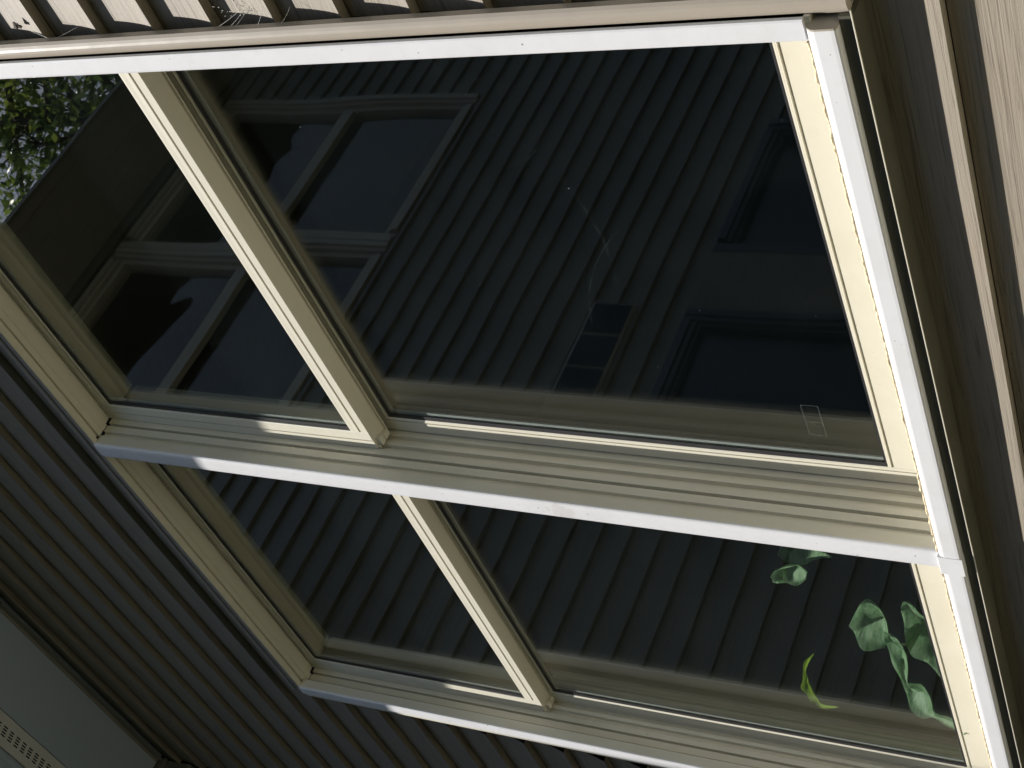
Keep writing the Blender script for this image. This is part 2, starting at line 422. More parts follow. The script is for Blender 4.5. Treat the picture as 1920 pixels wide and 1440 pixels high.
# sill: white flange that rolls over the front, sloping cream top behind
SL = [(0.022, 0.4995), (-0.0055, 0.4995), (-0.0083, 0.5003), (-0.0095, 0.5022), (-0.0098, 0.506), (-0.0098, 0.5235), (-0.0090, 0.5275), (-0.0060, 0.5318), (-0.0035, 0.5330), (0.004, 0.5333), (0.022, 0.5340)]
for a0, a1, wp in ((XJ + 0.0006, -0.886, None), (XL + 0.001, XM - 0.0008, lean)):
    bm = BM(); prism(bm, SL, 'x', a0, a1)
    s1 = obj('sill', bm, MW, win, 'rounded white sill flange', warp=wp)
    bm = BM(); prism(bm, [(0.0222, 0.500), (0.0222, 0.532), (0.10, 0.548), (0.16, 0.552), (0.16, 0.500)], 'x', a0, a1)
    obj('sill_slope', bm, MV, s1, warp=wp)
    if wp is None:
        bm = BM(); prism(bm, [(p[0] - 0.0002, p[1]) for p in SL], 'x', -0.8860, -0.8836); obj('end_plug', bm, MC, s1)
    # old cracked caulk line behind the flange
    bm = BM()
    n = 130; pt = []; rr = []
    for i in range(n + 1):
        x = a0 + (a1 - 0.02 - a0) * i / n
        pt.append((x, 0.0005 + random.uniform(-.0009, .0009), 0.5352 + random.uniform(-.0007, .0007)))
        rr.append(0.0028 + random.uniform(-.0012, .0011))
    tube(bm, pt, rr, 6)
    obj('caulk', bm, MCK, s1, warp=wp)

def sash(x0, x1, z0, z1, yf, yg, stile, top, bot, bead, name, label, warp, lower):
    """a glazed sash: stiles, rails with a stepped bead, gasket, two panes and a spacer"""
    root = None
    def frame_bar(bm, kind):
        d = yf + 0.030
        if kind in ('L', 'R'):
            s_ = 1 if kind == 'L' else -1
            xa = x0 if kind == 'L' else x1
            f = lambda t: xa + s_ * t
            pts = [(f(0), yf), (f(stile), yf), (f(stile + .0006), yf + 0.0035), (f(stile + .0022), yf + 0.0035), (f(stile + .0030), yf - 0.0006), (f(stile + bead - .002), yf - 0.0004),
                   (f(stile + bead), yf + 0.0008), (f(stile + bead), yg - 0.0003), (f(stile + bead - 0.004), yg + 0.016), (f(0), yg + 0.016)]
            o0 = z0; o1 = z1
            def e0(p): return z0 + bot + bead if abs(p[0] - xa) > stile + 0.0001 and False else z0
            prism(bm, pts, 'z', z0, z1)
        else:
            s_ = 1 if kind == 'B' else -1
            za = z0 if kind == 'B' else z1
            h = bot if kind == 'B' else top
            f = lambda t: za + s_ * t
            pts = [(yf, f(0)), (yf, f(h)), (yf + 0.0040, f(h + .0008)), (yf + 0.0040, f(h + .0030)), (yf - 0.0006, f(h + .0042)), (yf - 0.0002, f(h + bead * .5)), (yf + 0.0007, f(h + bead * .54)), (yf + 0.0006, f(h + bead - .004)), (yf + 0.0006, f(h + bead - .002)),
                   (yf + 0.0010, f(h + bead)), (yg - 0.0003, f(h + bead)), (yg + 0.016, f(h + bead - 0.004)), (yg + 0.016, f(0))]
            prism(bm, pts, 'x', x0 + stile + bead - 0.0002, x1 - stile - bead + 0.0002)
    bm = BM()
    for kk in 'LRTB': frame_bar(bm, kk)
    root = obj(name, bm, MV, win, label, warp=warp)
    ix0, ix1 = x0 + stile + bead, x1 - stile - bead
    iz0, iz1 = z0 + bot + bead, z1 - top - bead
    bm = BM()      # black gasket lip round the outer pane
    gl_, gt_, gr_, gb_ = 0.0100, 0.0080, 0.0030, 0.0030
    for (a, b, c, d) in ((ix0, ix0 + gl_, iz0, iz1), (ix1 - gr_, ix1, iz0, iz1), (ix0 + gl_, ix1 - gr_, iz0, iz0 + gb_), (ix0 + gl_, ix1 - gr_, iz1 - gt_, iz1)):
        box(bm, a, b, yg - 0.0010, yg - 0.0002, c, d)
    obj('gasket', bm, MG, root, warp=warp)
    bm = BM()      # aluminium spacer between the panes
    gl_, gt_, gr_, gb_ = 0.0165, 0.0150, 0.0030, 0.0030
    for (a, b, c, d) in ((ix0 - 0.003, ix0 + gl_, iz0, iz1), (ix1 - gr_, ix1 + 0.003, iz0, iz1), (ix0 + gl_, ix1 - gr_, iz0 - 0.003, iz0 + gb_), (ix0 + gl_, ix1 - gr_, iz1 - gt_, iz1 + 0.003)):
        box(bm, a, b, yg + 0.0032, yg + 0.0058, c, d)
    obj('spacer', bm, MSP, root, warp=warp)
    bm = BM(); box(bm, ix0 - 0.003, ix1 + 0.003, yg, yg + 0.003, iz0 - 0.003, iz1 + 0.003)
    obj('glass_pane', bm, MGL, root, warp=warp)
    bm = BM(); box(bm, ix0 - 0.003, ix1 + 0.003, yg + 0.0060, yg + 0.0090, iz0 - 0.003, iz1 + 0.003)
    obj('glass_pane', bm, MGI, root, warp=warp)
    return root

for (a, b, wp, side) in ((XJ, XR, None, 'upper-right'), (XL - 0.020, XM, lean, 'lower')):
    tag = 'reflecting the white-framed wing window' if wp is None else 'reflecting only lap siding'
    sash(a + 0.0012, b - 0.0012, 1.5652, ZH + 0.004, 0.0677, 0.0715, 0.0200, 0.0035, 0.0150, 0.0245, 'upper_sash', 'outer upper sash ' + tag, wp, False)
    # interlock lip on the underside of the meeting rail
    sash(a + 0.0030, b - 0.0030, 0.5560, 1.6050, 0.1135 if wp is None else 0.1010, 0.1150 if wp is None else 0.1025, 0.0260, 0.0480, 0.0640, 0.0100, 'lower_sash', 'inner lower sash ' + ('with the sticker, nearer the top of the photo' if wp is None else 'with green leaves behind it'), wp, True)
    bm = BM()
    prism(bm, [(0.0690, 1.5649), (0.1040, 1.5649), (0.1045, 1.5590), (0.1062, 1.5585), (0.1066, 1.5640), (0.1090, 1.575), (0.1120, 1.576), (0.1120, 1.600), (0.0961, 1.600), (0.0961, 1.5651), (0.0690, 1.5651)], 'x', a + 0.012, b - 0.012)
    box(bm, a + 0.0040, a + 0.0220, 0.0740, 0.0860, 1.5545, 1.5650, 0.0015)
    box(bm, a + 0.0015, a + 0.0160, 0.0890, 0.1050, 1.5570, 1.5650, 0.0015)
    box(bm, a + 0.0015, a + 0.0080, 0.0700, 0.0725, 1.5590, 1.5650, 0.0006)
    obj('rail_guide', bm, MV, win, warp=wp)

# faint maker's sticker at the lower corner of the pane
bm = BM()
def ringz(bm, cx, cz, r0_, r1_, y, n=28, sx=1.0):
    a = [bm.verts.new((cx + sx * r1_ * math.cos(2 * math.pi * i / n), y, cz + r1_ * math.sin(2 * math.pi * i / n))) for i in range(n)]
    b = [bm.verts.new((cx + sx * r0_ * math.cos(2 * math.pi * i / n), y, cz + r0_ * math.sin(2 * math.pi * i / n))) for i in range(n)]
    for i in range(n): bm.faces.new((a[i], a[(i + 1) % n], b[(i + 1) % n], b[i]))
yS = 0.1224
box(bm, -1.725, -1.655, yS, yS + 0.0004, 0.7430, 0.7440); box(bm, -1.725, -1.655, yS, yS + 0.0004, 0.7165, 0.7175)
box(bm, -1.656, -1.655, yS, yS + 0.0004, 0.7175, 0.7430); box(bm, -1.694, -1.693, yS, yS + 0.0004, 0.7175, 0.7430)
box(bm, -1.725, -1.724, yS, yS + 0.0004, 0.7175, 0.7430)
ringz(bm, -1.709, 0.7302, 0.0072, 0.0086, yS)
box(bm, -1.7125, -1.706, yS, yS + 0.0004, 0.7298, 0.7308)
k = NT('sticker_print'); dfn = k.n('ShaderNodeBsdfDiffuse'); dfn.inputs[0].default_value = (0.5, 0.5, 0.5, 1)
trn = k.n('ShaderNodeBsdfTransparent'); mx = k.n('ShaderNodeMixShader'); mx.inputs[0].default_value = 0.16
k.l(trn.outputs[0], mx.inputs[1]); k.l(dfn.outputs[0], mx.inputs[2]); k.l(mx.outputs[0], k.out.inputs[0])
obj('sticker', bm, k.m, win, 'small faint rectangular sticker with a circle')

# ------------------------------------------------------------------ soffit, eave, roof of the wall
EV = -0.615
sof = thing('eave', 'white vented soffit and eave over the dark shaded siding', 'eave', (-1, -0.3, 3.28))
bm = BM()
prism(bm, [(0.04, SOF), (-0.186, SOF), (-0.186, SOF + 0.02), (0.04, SOF + 0.02)], 'x', XW, 2.4)
prism(bm, [(-0.268, SOF - 0.001), (-0.276, SOF + 0.004), (-0.284, SOF + 0.004), (-0.290, SOF - 0.002), (EV, SOF - 0.002), (EV, SOF + 0.02), (-0.268, SOF + 0.02)], 'x', XW, 2.4)
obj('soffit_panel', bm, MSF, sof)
bm = BM()      # trim where the siding meets the soffit
prism(bm, [(0.022, SOF - 0.0005), (0.022, SOF - 0.028), (0.019, SOF - 0.030), (0.018, SOF - 0.004), (0.010, SOF - 0.003), (0.010, SOF - 0.0005)], 'x', XW, 2.4)
obj('trim_channel', bm, mat_plain('trim_dark', (0.22, 0.2, 0.17), 0.5, 0.1), sof)
bm = BM(); prism(bm, [(-0.189, SOF - 0.002), (-0.264, SOF - 0.002), (-0.267, SOF + 0.01), (-0.187, SOF + 0.01)], 'x', XW, 2.4)
vs = obj('vent_strip', bm, mat_paint('vent_strip_white', (0.56, 0.56, 0.55), rough=0.5, dirt_amt=0.5, spk=0.3), sof)
bm = BM()
x = XW + 0.02
while x < -1.9:
    for j in range(4):
        box(bm, x - j * 0.0018, x + 0.017 - j * 0.0018, -0.2180 - 0.0075 * j, -0.2145 - 0.0075 * j, SOF - 0.0036, SOF - 0.0019)
    x += 0.0315
obj('vent_slots', bm, MBK, vs)
bm = BM(); prism(bm, [(EV, SOF - 0.006), (EV - 0.012, SOF - 0.006), (EV - 0.012, SOF + 0.15), (EV, SOF + 0.15)], 'x', XW, 2.7)
obj('fascia', bm, MSF, sof)
bm = BM(); prism(bm, [(EV - 0.03, SOF + 0.15), (4.5, SOF + 2.2), (4.5, SOF + 2.3), (EV - 0.03, SOF + 0.18)], 'x', XW + 0.02, 2.8)
obj('roof', bm, MRF, sof)

# ------------------------------------------------------------------ dark room behind the window
bm = BM(); box(bm, -3.55, 1.0, 0.165, 4.2, -0.45, -0.35); obj('room_floor', bm, MFL, kind='structure')
bm = BM(); box(bm, -3.55, 1.0, 0.165, 4.2, 2.50, 2.60); obj('room_ceiling', bm, MIN, kind='structure')
bm = BM(); box(bm, -3.65, 1.1, 4.2, 4.3, -0.45, 2.6); box(bm, -3.65, -3.55, 0.17, 4.2, -0.45, 2.6); box(bm, 1.0, 1.1, 0.17, 4.2, -0.45, 2.6)
obj('room_walls', bm, MIN, kind='structure')
bm = BM(); box(bm, -2.86, -0.85, 0.163, 0.40, 0.500, 0.530, 0.004)
o = obj('window_shelf', bm, MFL); o['label'] = 'dark shelf inside the room below the window'; o['category'] = 'shelf'

# houseplant behind the far pane
plant = thing('houseplant', 'leafy green houseplant with one lime leaf behind the lower corner pane', 'plant', (-2.6, 0.3, 0.53))
# each leaf: rows of (left x, z, y, right x, z, y)
LV = {
 'a': [(-2.4191,0.7679,0.2091,-2.4256,0.7723,0.211),(-2.4189,0.7642,0.2065,-2.4328,0.7734,0.2106),(-2.4197,0.7592,0.2033,-2.4442,0.7754,0.2106),(-2.4206,0.7538,0.2,-2.4573,0.7773,0.2106),(-2.4214,0.7489,0.1969,-2.4692,0.7777,0.2099),(-2.4217,0.7442,0.1939,-2.4784,0.7763,0.2083),(-2.4228,0.7391,0.1907,-2.4857,0.7741,0.2064),(-2.4267,0.7343,0.1876,-2.4915,0.7719,0.2045),(-2.4345,0.7306,0.185,-2.4972,0.77,0.2027),(-2.4461,0.7292,0.1835,-2.5042,0.7679,0.2009),(-2.4598,0.7291,0.1825,-2.5125,0.7656,0.1989),(-2.475,0.73,0.182,-2.5218,0.7632,0.1969),(-2.4907,0.7314,0.1817,-2.5311,0.761,0.195),(-2.5086,0.734,0.182,-2.5411,0.7589,0.1932),(-2.5282,0.7381,0.1829,-2.5523,0.7569,0.1914),(-2.5454,0.7413,0.1835,-2.564,0.7553,0.1898),(-2.5568,0.7422,0.1829,-2.5746,0.7543,0.1884),(-2.5598,0.7399,0.181,-2.5835,0.7543,0.1875),(-2.5562,0.7356,0.1782,-2.5922,0.7549,0.1869),(-2.5505,0.7304,0.1749,-2.6001,0.7554,0.1862),(-2.546,0.7249,0.1716,-2.6076,0.7554,0.1853),(-2.5418,0.7191,0.168,-2.6155,0.7544,0.1839),(-2.5367,0.7126,0.1642,-2.6237,0.7532,0.1825),(-2.5329,0.7059,0.1602,-2.6303,0.7514,0.1807),(-2.5329,0.7002,0.1568,-2.6344,0.7489,0.1787),(-2.5374,0.6961,0.154,-2.6361,0.7445,0.1758),(-2.5446,0.6935,0.1519,-2.6366,0.7385,0.1722),(-2.5523,0.6917,0.1502,-2.636,0.7316,0.1682),(-2.5588,0.6903,0.1487,-2.6336,0.7242,0.164),(-2.5651,0.6896,0.1475,-2.6277,0.7163,0.1595),(-2.572,0.6893,0.1464,-2.619,0.7082,0.1549),(-2.5777,0.6882,0.145,-2.6101,0.7005,0.1506),(-2.5801,0.6852,0.1428,-2.6036,0.694,0.1467),(-2.5776,0.6805,0.1397,-2.601,0.6888,0.1435),(-2.5716,0.6744,0.1361,-2.6008,0.6843,0.1405),(-2.5644,0.6678,0.1322,-2.6007,0.6797,0.1375),(-2.5583,0.6611,0.1283,-2.5985,0.6741,0.1341),(-2.5537,0.6543,0.1243,-2.5939,0.667,0.13),(-2.5492,0.6473,0.1202,-2.5879,0.6591,0.1256),(-2.5451,0.64,0.116,-2.5814,0.6511,0.1211),(-2.5412,0.633,0.112,-2.575,0.6435,0.1167),(-2.5375,0.6259,0.1079,-2.5686,0.6355,0.1122),(-2.5343,0.6186,0.1037,-2.5619,0.6271,0.1075),(-2.5312,0.6122,0.0999,-2.5557,0.6197,0.1033),(-2.5284,0.6076,0.0969,-2.5508,0.6144,0.1)],
 'b': [(-2.3229,0.7894,0.1887,-2.4225,0.8403,0.2116),(-2.3235,0.7865,0.1899,-2.4361,0.844,0.2158),(-2.3218,0.7816,0.1903,-2.4532,0.8485,0.2203),(-2.3201,0.7764,0.1904,-2.4711,0.8522,0.2245),(-2.3209,0.7725,0.1912,-2.4862,0.8537,0.2277),(-2.3246,0.7696,0.1923,-2.4978,0.8533,0.23),(-2.3302,0.7667,0.1935,-2.5074,0.8516,0.2317),(-2.3379,0.7643,0.1949,-2.515,0.8488,0.233),(-2.3476,0.7625,0.1966,-2.5203,0.8451,0.2338),(-2.3601,0.7617,0.1988,-2.5231,0.8398,0.2339),(-2.375,0.7621,0.2015,-2.5236,0.833,0.2334),(-2.3911,0.7631,0.2044,-2.5228,0.8256,0.2325),(-2.4073,0.7645,0.2075,-2.5216,0.8182,0.2317),(-2.4243,0.7663,0.2109,-2.5193,0.8104,0.2307),(-2.4426,0.7686,0.2144,-2.5154,0.8021,0.2295),(-2.4597,0.7709,0.2179,-2.5124,0.7951,0.2288),(-2.4736,0.7731,0.2214,-2.5122,0.7907,0.2293)],
 'c': [(-2.2705,0.7025,0.1885,-2.2795,0.7092,0.1915),(-2.2747,0.7007,0.1893,-2.2911,0.7128,0.1948),(-2.2793,0.6976,0.1896,-2.3067,0.7177,0.1986),(-2.284,0.6941,0.1897,-2.3241,0.7225,0.2025),(-2.2891,0.6912,0.1901,-2.3415,0.7262,0.2058),(-2.2956,0.6888,0.1906,-2.3569,0.7277,0.2082),(-2.304,0.6865,0.1913,-2.3714,0.7285,0.2102),(-2.3135,0.684,0.1918,-2.3853,0.7289,0.212),(-2.3235,0.6815,0.1924,-2.3993,0.73,0.2142),(-2.3338,0.6791,0.1929,-2.4137,0.7319,0.2167),(-2.3434,0.677,0.1937,-2.4297,0.734,0.2193),(-2.3514,0.6749,0.1944,-2.4477,0.7359,0.2218),(-2.3581,0.6724,0.1949,-2.4662,0.7366,0.2238),(-2.3636,0.6686,0.1949,-2.4847,0.7371,0.2257),(-2.3687,0.6639,0.1944,-2.5032,0.7373,0.2275),(-2.3749,0.659,0.1939,-2.5202,0.7366,0.2288),(-2.3834,0.6548,0.1937,-2.535,0.7344,0.2295),(-2.3949,0.6521,0.1941,-2.5462,0.73,0.2292),(-2.4084,0.6502,0.1949,-2.5547,0.7243,0.2283),(-2.4237,0.648,0.1956,-2.5624,0.7174,0.2269),(-2.4404,0.6445,0.1957,-2.5719,0.7096,0.225),(-2.4603,0.6388,0.1948,-2.5848,0.6996,0.2222),(-2.483,0.6313,0.1931,-2.5997,0.6876,0.2184),(-2.5045,0.6244,0.1917,-2.6138,0.6764,0.2151),(-2.5207,0.6198,0.1913,-2.6248,0.669,0.2134)],
 'd': [(-2.4138,0.8849,0.1346,-2.4127,0.8864,0.1353),(-2.4276,0.8912,0.1376,-2.4259,0.8939,0.1388),(-2.4473,0.9002,0.1418,-2.4447,0.9048,0.1439),(-2.4681,0.9096,0.1462,-2.4663,0.9169,0.1495),(-2.4846,0.9166,0.1495,-2.4874,0.9272,0.1543),(-2.4975,0.9217,0.152,-2.5057,0.9341,0.1575),(-2.511,0.9269,0.1545,-2.5209,0.9382,0.1595),(-2.5245,0.9317,0.1567,-2.5337,0.9409,0.1609),(-2.5364,0.9352,0.1585,-2.5455,0.9437,0.1623),(-2.5447,0.9366,0.1593,-2.5567,0.9466,0.1638),(-2.5504,0.9365,0.1594,-2.5668,0.949,0.165),(-2.5562,0.936,0.1593,-2.5758,0.9515,0.1663),(-2.5651,0.9368,0.1598,-2.5842,0.9541,0.1676),(-2.5764,0.9391,0.161,-2.5937,0.9576,0.1694),(-2.5873,0.9416,0.1623,-2.6059,0.9624,0.1717),(-2.5951,0.9432,0.1632,-2.6206,0.9676,0.1742),(-2.5991,0.9436,0.1635,-2.6355,0.9715,0.1761),(-2.6022,0.9436,0.1637,-2.6467,0.9723,0.1766),(-2.6062,0.9432,0.1637,-2.6536,0.9712,0.1763),(-2.6113,0.9424,0.1634,-2.6581,0.9693,0.1756),(-2.6175,0.9414,0.1631,-2.6623,0.9672,0.1748),(-2.6251,0.9405,0.1629,-2.6673,0.9649,0.1739),(-2.6331,0.9397,0.1627,-2.6725,0.962,0.1727),(-2.6405,0.9386,0.1624,-2.6773,0.9586,0.1714),(-2.6465,0.937,0.1618,-2.6802,0.9549,0.1698),(-2.6521,0.9358,0.1614,-2.6825,0.9518,0.1686),(-2.657,0.9351,0.1612,-2.6847,0.9487,0.1674),(-2.6595,0.9336,0.1607,-2.6837,0.9433,0.1651),(-2.6581,0.9288,0.1587,-2.6773,0.9348,0.1614),(-2.6486,0.9176,0.1538,-2.6632,0.9214,0.1555),(-2.6332,0.9019,0.147,-2.6439,0.9045,0.1481),(-2.6174,0.8868,0.1403,-2.6249,0.8885,0.141),(-2.607,0.8766,0.1358,-2.6124,0.8778,0.1364)],
 'e': [(-2.517,0.9488,0.4205,-2.5093,0.9464,0.4195),(-2.5237,0.9586,0.4237,-2.5103,0.9544,0.4218),(-2.5344,0.9733,0.4291,-2.513,0.9666,0.4261),(-2.5471,0.9894,0.4351,-2.5165,0.9802,0.4309),(-2.5596,1.0033,0.4401,-2.5201,0.993,0.4354),(-2.5723,1.0137,0.4435,-2.5237,1.0043,0.4393),(-2.5863,1.0234,0.4466,-2.5271,1.0148,0.4428),(-2.6015,1.0345,0.4504,-2.5294,1.0232,0.4453),(-2.6153,1.0464,0.4545,-2.5311,1.0301,0.4471),(-2.6254,1.0572,0.4581,-2.5351,1.0378,0.4493),(-2.6337,1.0677,0.4616,-2.5403,1.0453,0.4515),(-2.6402,1.079,0.4654,-2.5445,1.0509,0.4527),(-2.644,1.0907,0.4694,-2.5474,1.0545,0.4531),(-2.6402,1.0993,0.472,-2.5521,1.0599,0.4543),(-2.6299,1.1032,0.4725,-2.5588,1.0684,0.4569),(-2.6183,1.1043,0.4718,-2.5645,1.0773,0.4596),(-2.6096,1.1045,0.4706,-2.5679,1.0835,0.4612)],
 'f': [(-2.5947,1.0954,0.4003,-2.6112,1.0937,0.3996),(-2.5886,1.0921,0.4022,-2.6135,1.0892,0.4009),(-2.5754,1.0852,0.4024,-2.6144,1.0822,0.401),(-2.5583,1.0748,0.401,-2.617,1.076,0.4016),(-2.5418,1.0613,0.3983,-2.6229,1.0735,0.4038),(-2.5309,1.0481,0.3957,-2.6277,1.0713,0.4061),(-2.5258,1.0374,0.3942,-2.6283,1.0656,0.4069),(-2.5248,1.0293,0.3939,-2.6255,1.0572,0.4065),(-2.5271,1.0234,0.3946,-2.6197,1.0477,0.4055),(-2.5322,1.0179,0.3954,-2.6101,1.0375,0.4043),(-2.5396,1.0124,0.3963,-2.5976,1.0268,0.4028),(-2.5482,1.0083,0.3978,-2.5867,1.0177,0.402),(-2.5562,1.0061,0.4001,-2.5814,1.0123,0.4029)],
}
for key, rowsd in LV.items():
    bm = BM(); rows = []
    for i, (lx, lz, ly, rx, rz, ry) in enumerate(rowsd):
        A = Vector((lx, ly, lz)); B = Vector((rx, ry, rz)); wd = (B - A).length
        row = []
        for t in (0, .18, .38, .5, .62, .82, 1):
            p = A.lerp(B, t)
            fold = (abs(t - .5) * 2) ** 1.3
            p.y += wd * 0.30 * (1 - fold) + wd * 0.08 * math.sin(i * 0.4) * (t - .5) * 2 + 0.0012 * math.sin(i * 0.9 + t * 9)
            row.append(bm.verts.new(p))
        rows.append(row)
    for q, r in zip(rows, rows[1:]):
        for j in range(6): bm.faces.new((q[j], q[j + 1], r[j + 1], r[j]))
    bmesh.ops.solidify(bm, geom=bm.faces[:], thickness=0.0005)
    obj('leaf', bm, MPY if key == 'd' else MPL, plant, 'narrow twisted lime leaf' if key == 'd' else None, smooth=True)
bm = BM()
for (a, b) in (((-2.56, 0.262, 0.80), (-2.62, 0.30, 0.60)), ((-2.66, 0.165, 0.655), (-2.63, 0.27, 0.60))):
    A = Vector(a); B = Vector(b); m_ = (A + B) / 2 + Vector((0.01, 0.02, 0.02))
    tube(bm, [A, m_, B], 0.0025)
obj('stem', bm, MPL, plant)
bm = BM()
N = 28; ring = []
for (r, z) in ((0.0, 0.531), (0.055, 0.531), (0.075, 0.605), (0.082, 0.606), (0.082, 0.628), (0.072, 0.628), (0.070, 0.612), (0.0, 0.612)):
    ring.append([bm.verts.new((-2.62 + max(r, .0005) * math.cos(2 * math.pi * i / N), 0.315 + max(r, .0005) * math.sin(2 * math.pi * i / N), z - 0.03 * 0)) for i in range(N)])
for q, r in zip(ring, ring[1:]):
    for i in range(N): bm.faces.new((q[i], q[(i + 1) % N], r[(i + 1) % N], r[i]))
obj('pot', bm, MPT, plant, smooth=True)

# ------------------------------------------------------------------ projecting wing of the house (seen mirrored in the panes)
wing = thing('house_wing', 'tall lap-sided wing of the house in shade, with its own windows', 'house', (XW, -3, -1.6))
WY0, WY1 = -5.6, 0.03
ZE = 5.20; XE = -3.15
# windows in the wing: (y0, y1, z0, z1)
bm = BM()
cw = lambda a, d, z: (XW + 0.017 - d * 1.2, a, z)
holes = [(-3.10, -1.18, 3.58, 5.07)]
low = (-2.87, -1.22, 0.35, 2.14)
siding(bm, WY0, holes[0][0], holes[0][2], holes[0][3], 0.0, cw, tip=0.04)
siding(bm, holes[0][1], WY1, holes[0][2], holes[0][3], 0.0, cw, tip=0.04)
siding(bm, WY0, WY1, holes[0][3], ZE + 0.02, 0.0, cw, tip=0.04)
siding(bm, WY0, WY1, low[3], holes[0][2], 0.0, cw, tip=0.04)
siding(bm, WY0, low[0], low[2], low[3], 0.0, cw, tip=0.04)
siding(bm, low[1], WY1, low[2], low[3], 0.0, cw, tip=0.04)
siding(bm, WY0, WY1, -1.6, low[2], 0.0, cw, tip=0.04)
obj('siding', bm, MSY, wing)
bm = BM()
for (a, b, c, d) in ((WY0, WY1, -1.7, low[2] + .01), (WY0, WY1, low[3] - .01, holes[0][2] + .01), (WY0, WY1, holes[0][3] - .01, ZE)):
    box(bm, XW - 0.12, XW - 0.008, a, b, c, d)
for (h) in (holes[0], low):
    box(bm, XW - 0.12, XW - 0.0085, WY0, h[0] + .01, h[2] + .01, h[3] - .01); box(bm, XW - 0.12, XW - 0.0085, h[1] - .01, WY1, h[2] + .01, h[3] - .01)
# dark room volume behind it
box(bm, -7.6, -7.5, WY0, 4, -1.7, ZE); box(bm, -7.5, XW - 0.12, WY0, WY0 + 0.1, -1.7, ZE); box(bm, -7.5, XW - 0.12, 0.2, 0.3, -1.7, ZE)
box(bm, -7.5, XW - .12, WY0 + .1, 0.2, 2.7, 2.8)
obj('wall_core', bm, MIN, wing)
MDP = mat_plain('dark_pane', (0.006, 0.009, 0.022), 0.35, 0.3, 3)
def wing_window(y0, y1, z0, z1, fr, mt, rail=True, fw=0.075, name='window'):
    xs = XW + 0.022
    bm = BM()
    def prof(w, s_):   # stepped section (depth x, offset)
        return [(xs, 0.0), (xs, 0.028), (xs - 0.012, 0.031), (xs - 0.012, 0.048), (xs - 0.030, 0.052), (xs - 0.030, w), (xs - 0.09, w), (xs - 0.09, 0.0)]
    for (ya, s_) in ((y0, 1), (y1, -1)):
        prism(bm, [(p[0], ya + s_ * p[1]) for p in prof(fw, 1)], 'z', z0, z1)
    for (za, s_) in ((z0, 1), (z1, -1)):
        prism(bm, [(p[0], za + s_ * p[1]) for p in prof(fw, 1)], 'y', y0 + fw, y1 - fw)
    f = obj(name, bm, mt, wing)
    if rail:
        zm = z0 + (z1 - z0) * 0.46
        bm = BM(); box(bm, xs - 0.050, xs - 0.016, y0 + fw, y1 - fw, zm - 0.025, zm + 0.035, 0.004)
        obj('meeting_rail', bm, mt, f)
    bm = BM(); box(bm, xs - 0.064, xs - 0.060, y0 + fw - 0.002, y1 - fw + 0.002, z0 + fw - 0.002, z1 - fw + 0.002)
    obj('pane', bm, MGW if rail else MDP, f)
    return f
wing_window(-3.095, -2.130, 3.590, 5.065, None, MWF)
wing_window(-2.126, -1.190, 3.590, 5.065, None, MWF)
wing_window(-2.865, -2.130, 0.36, 2.135, None, MDK, rail=False, fw=0.06)
wing_window(-1.850, -1.230, 0.36, 2.135, None, MDK, rail=False, fw=0.06)
bm = BM(); box(bm, XW - 0.01, XW + 0.02, -2.128, -1.852, 0.36, 2.135); obj('post', bm, MSY, wing)
# louvred navy vent strip on the wing
bm = BM(); box(bm, XW + 0.005, XW + 0.022, -1.845, -1.060, 2.335, 2.515, 0.004)
vt = obj('vent', bm, mat_plain('vent_frame', (0.20, 0.20, 0.19), .6, .1), wing)
bm = BM()
for i in range(5):
    y0 = -1.832 + i * 0.1555
    for j in range(14):
        z = 2.348 + j * 0.0110
        prism(bm, [(XW + 0.0225, z), (XW + 0.0335, z + 0.001), (XW + 0.0335, z + 0.004), (XW + 0.0225, z + 0.0085)], 'y', y0, y0 + 0.140)
obj('louvre', bm, MNV, vt)
# soffit, fascia and roof of the wing
bm = BM(); box(bm, XW - 0.1, XE, WY0 - 0.4, 3.0, ZE, ZE + 0.02)
for i in range(17):
    y = WY0 - 0.3 + i * 0.4
bm2 = bm
for i in range(3):
    x = XW + 0.13 + i * 0.13
    box(bm, x, x + 0.006, WY0 - 0.4, 3.0, ZE - 0.005, ZE - 0.0005)
obj('soffit', bm, mat_plain('wing_soffit', (0.24, 0.23, 0.21), .7, .1), wing)
bm = BM(); box(bm, XE, XE + 0.02, WY0 - 0.42, 3.0, ZE - 0.006, ZE + 0.02)
obj('fascia', bm, mat_plain('wing_fascia', (0.16, 0.15, 0.13), .6, .2), wing)
bm = BM(); prism(bm, [(XE + 0.012, ZE + 0.022), (XE + 0.012, ZE + 0.03), (-6.0, ZE + 1.1), (-9.0, ZE + 0.1), (-9.0, ZE + 0.0), (-6.0, ZE + 1.0)], 'y', WY0 - 0.45, 3.0)
obj('roof', bm, MRF, wing)

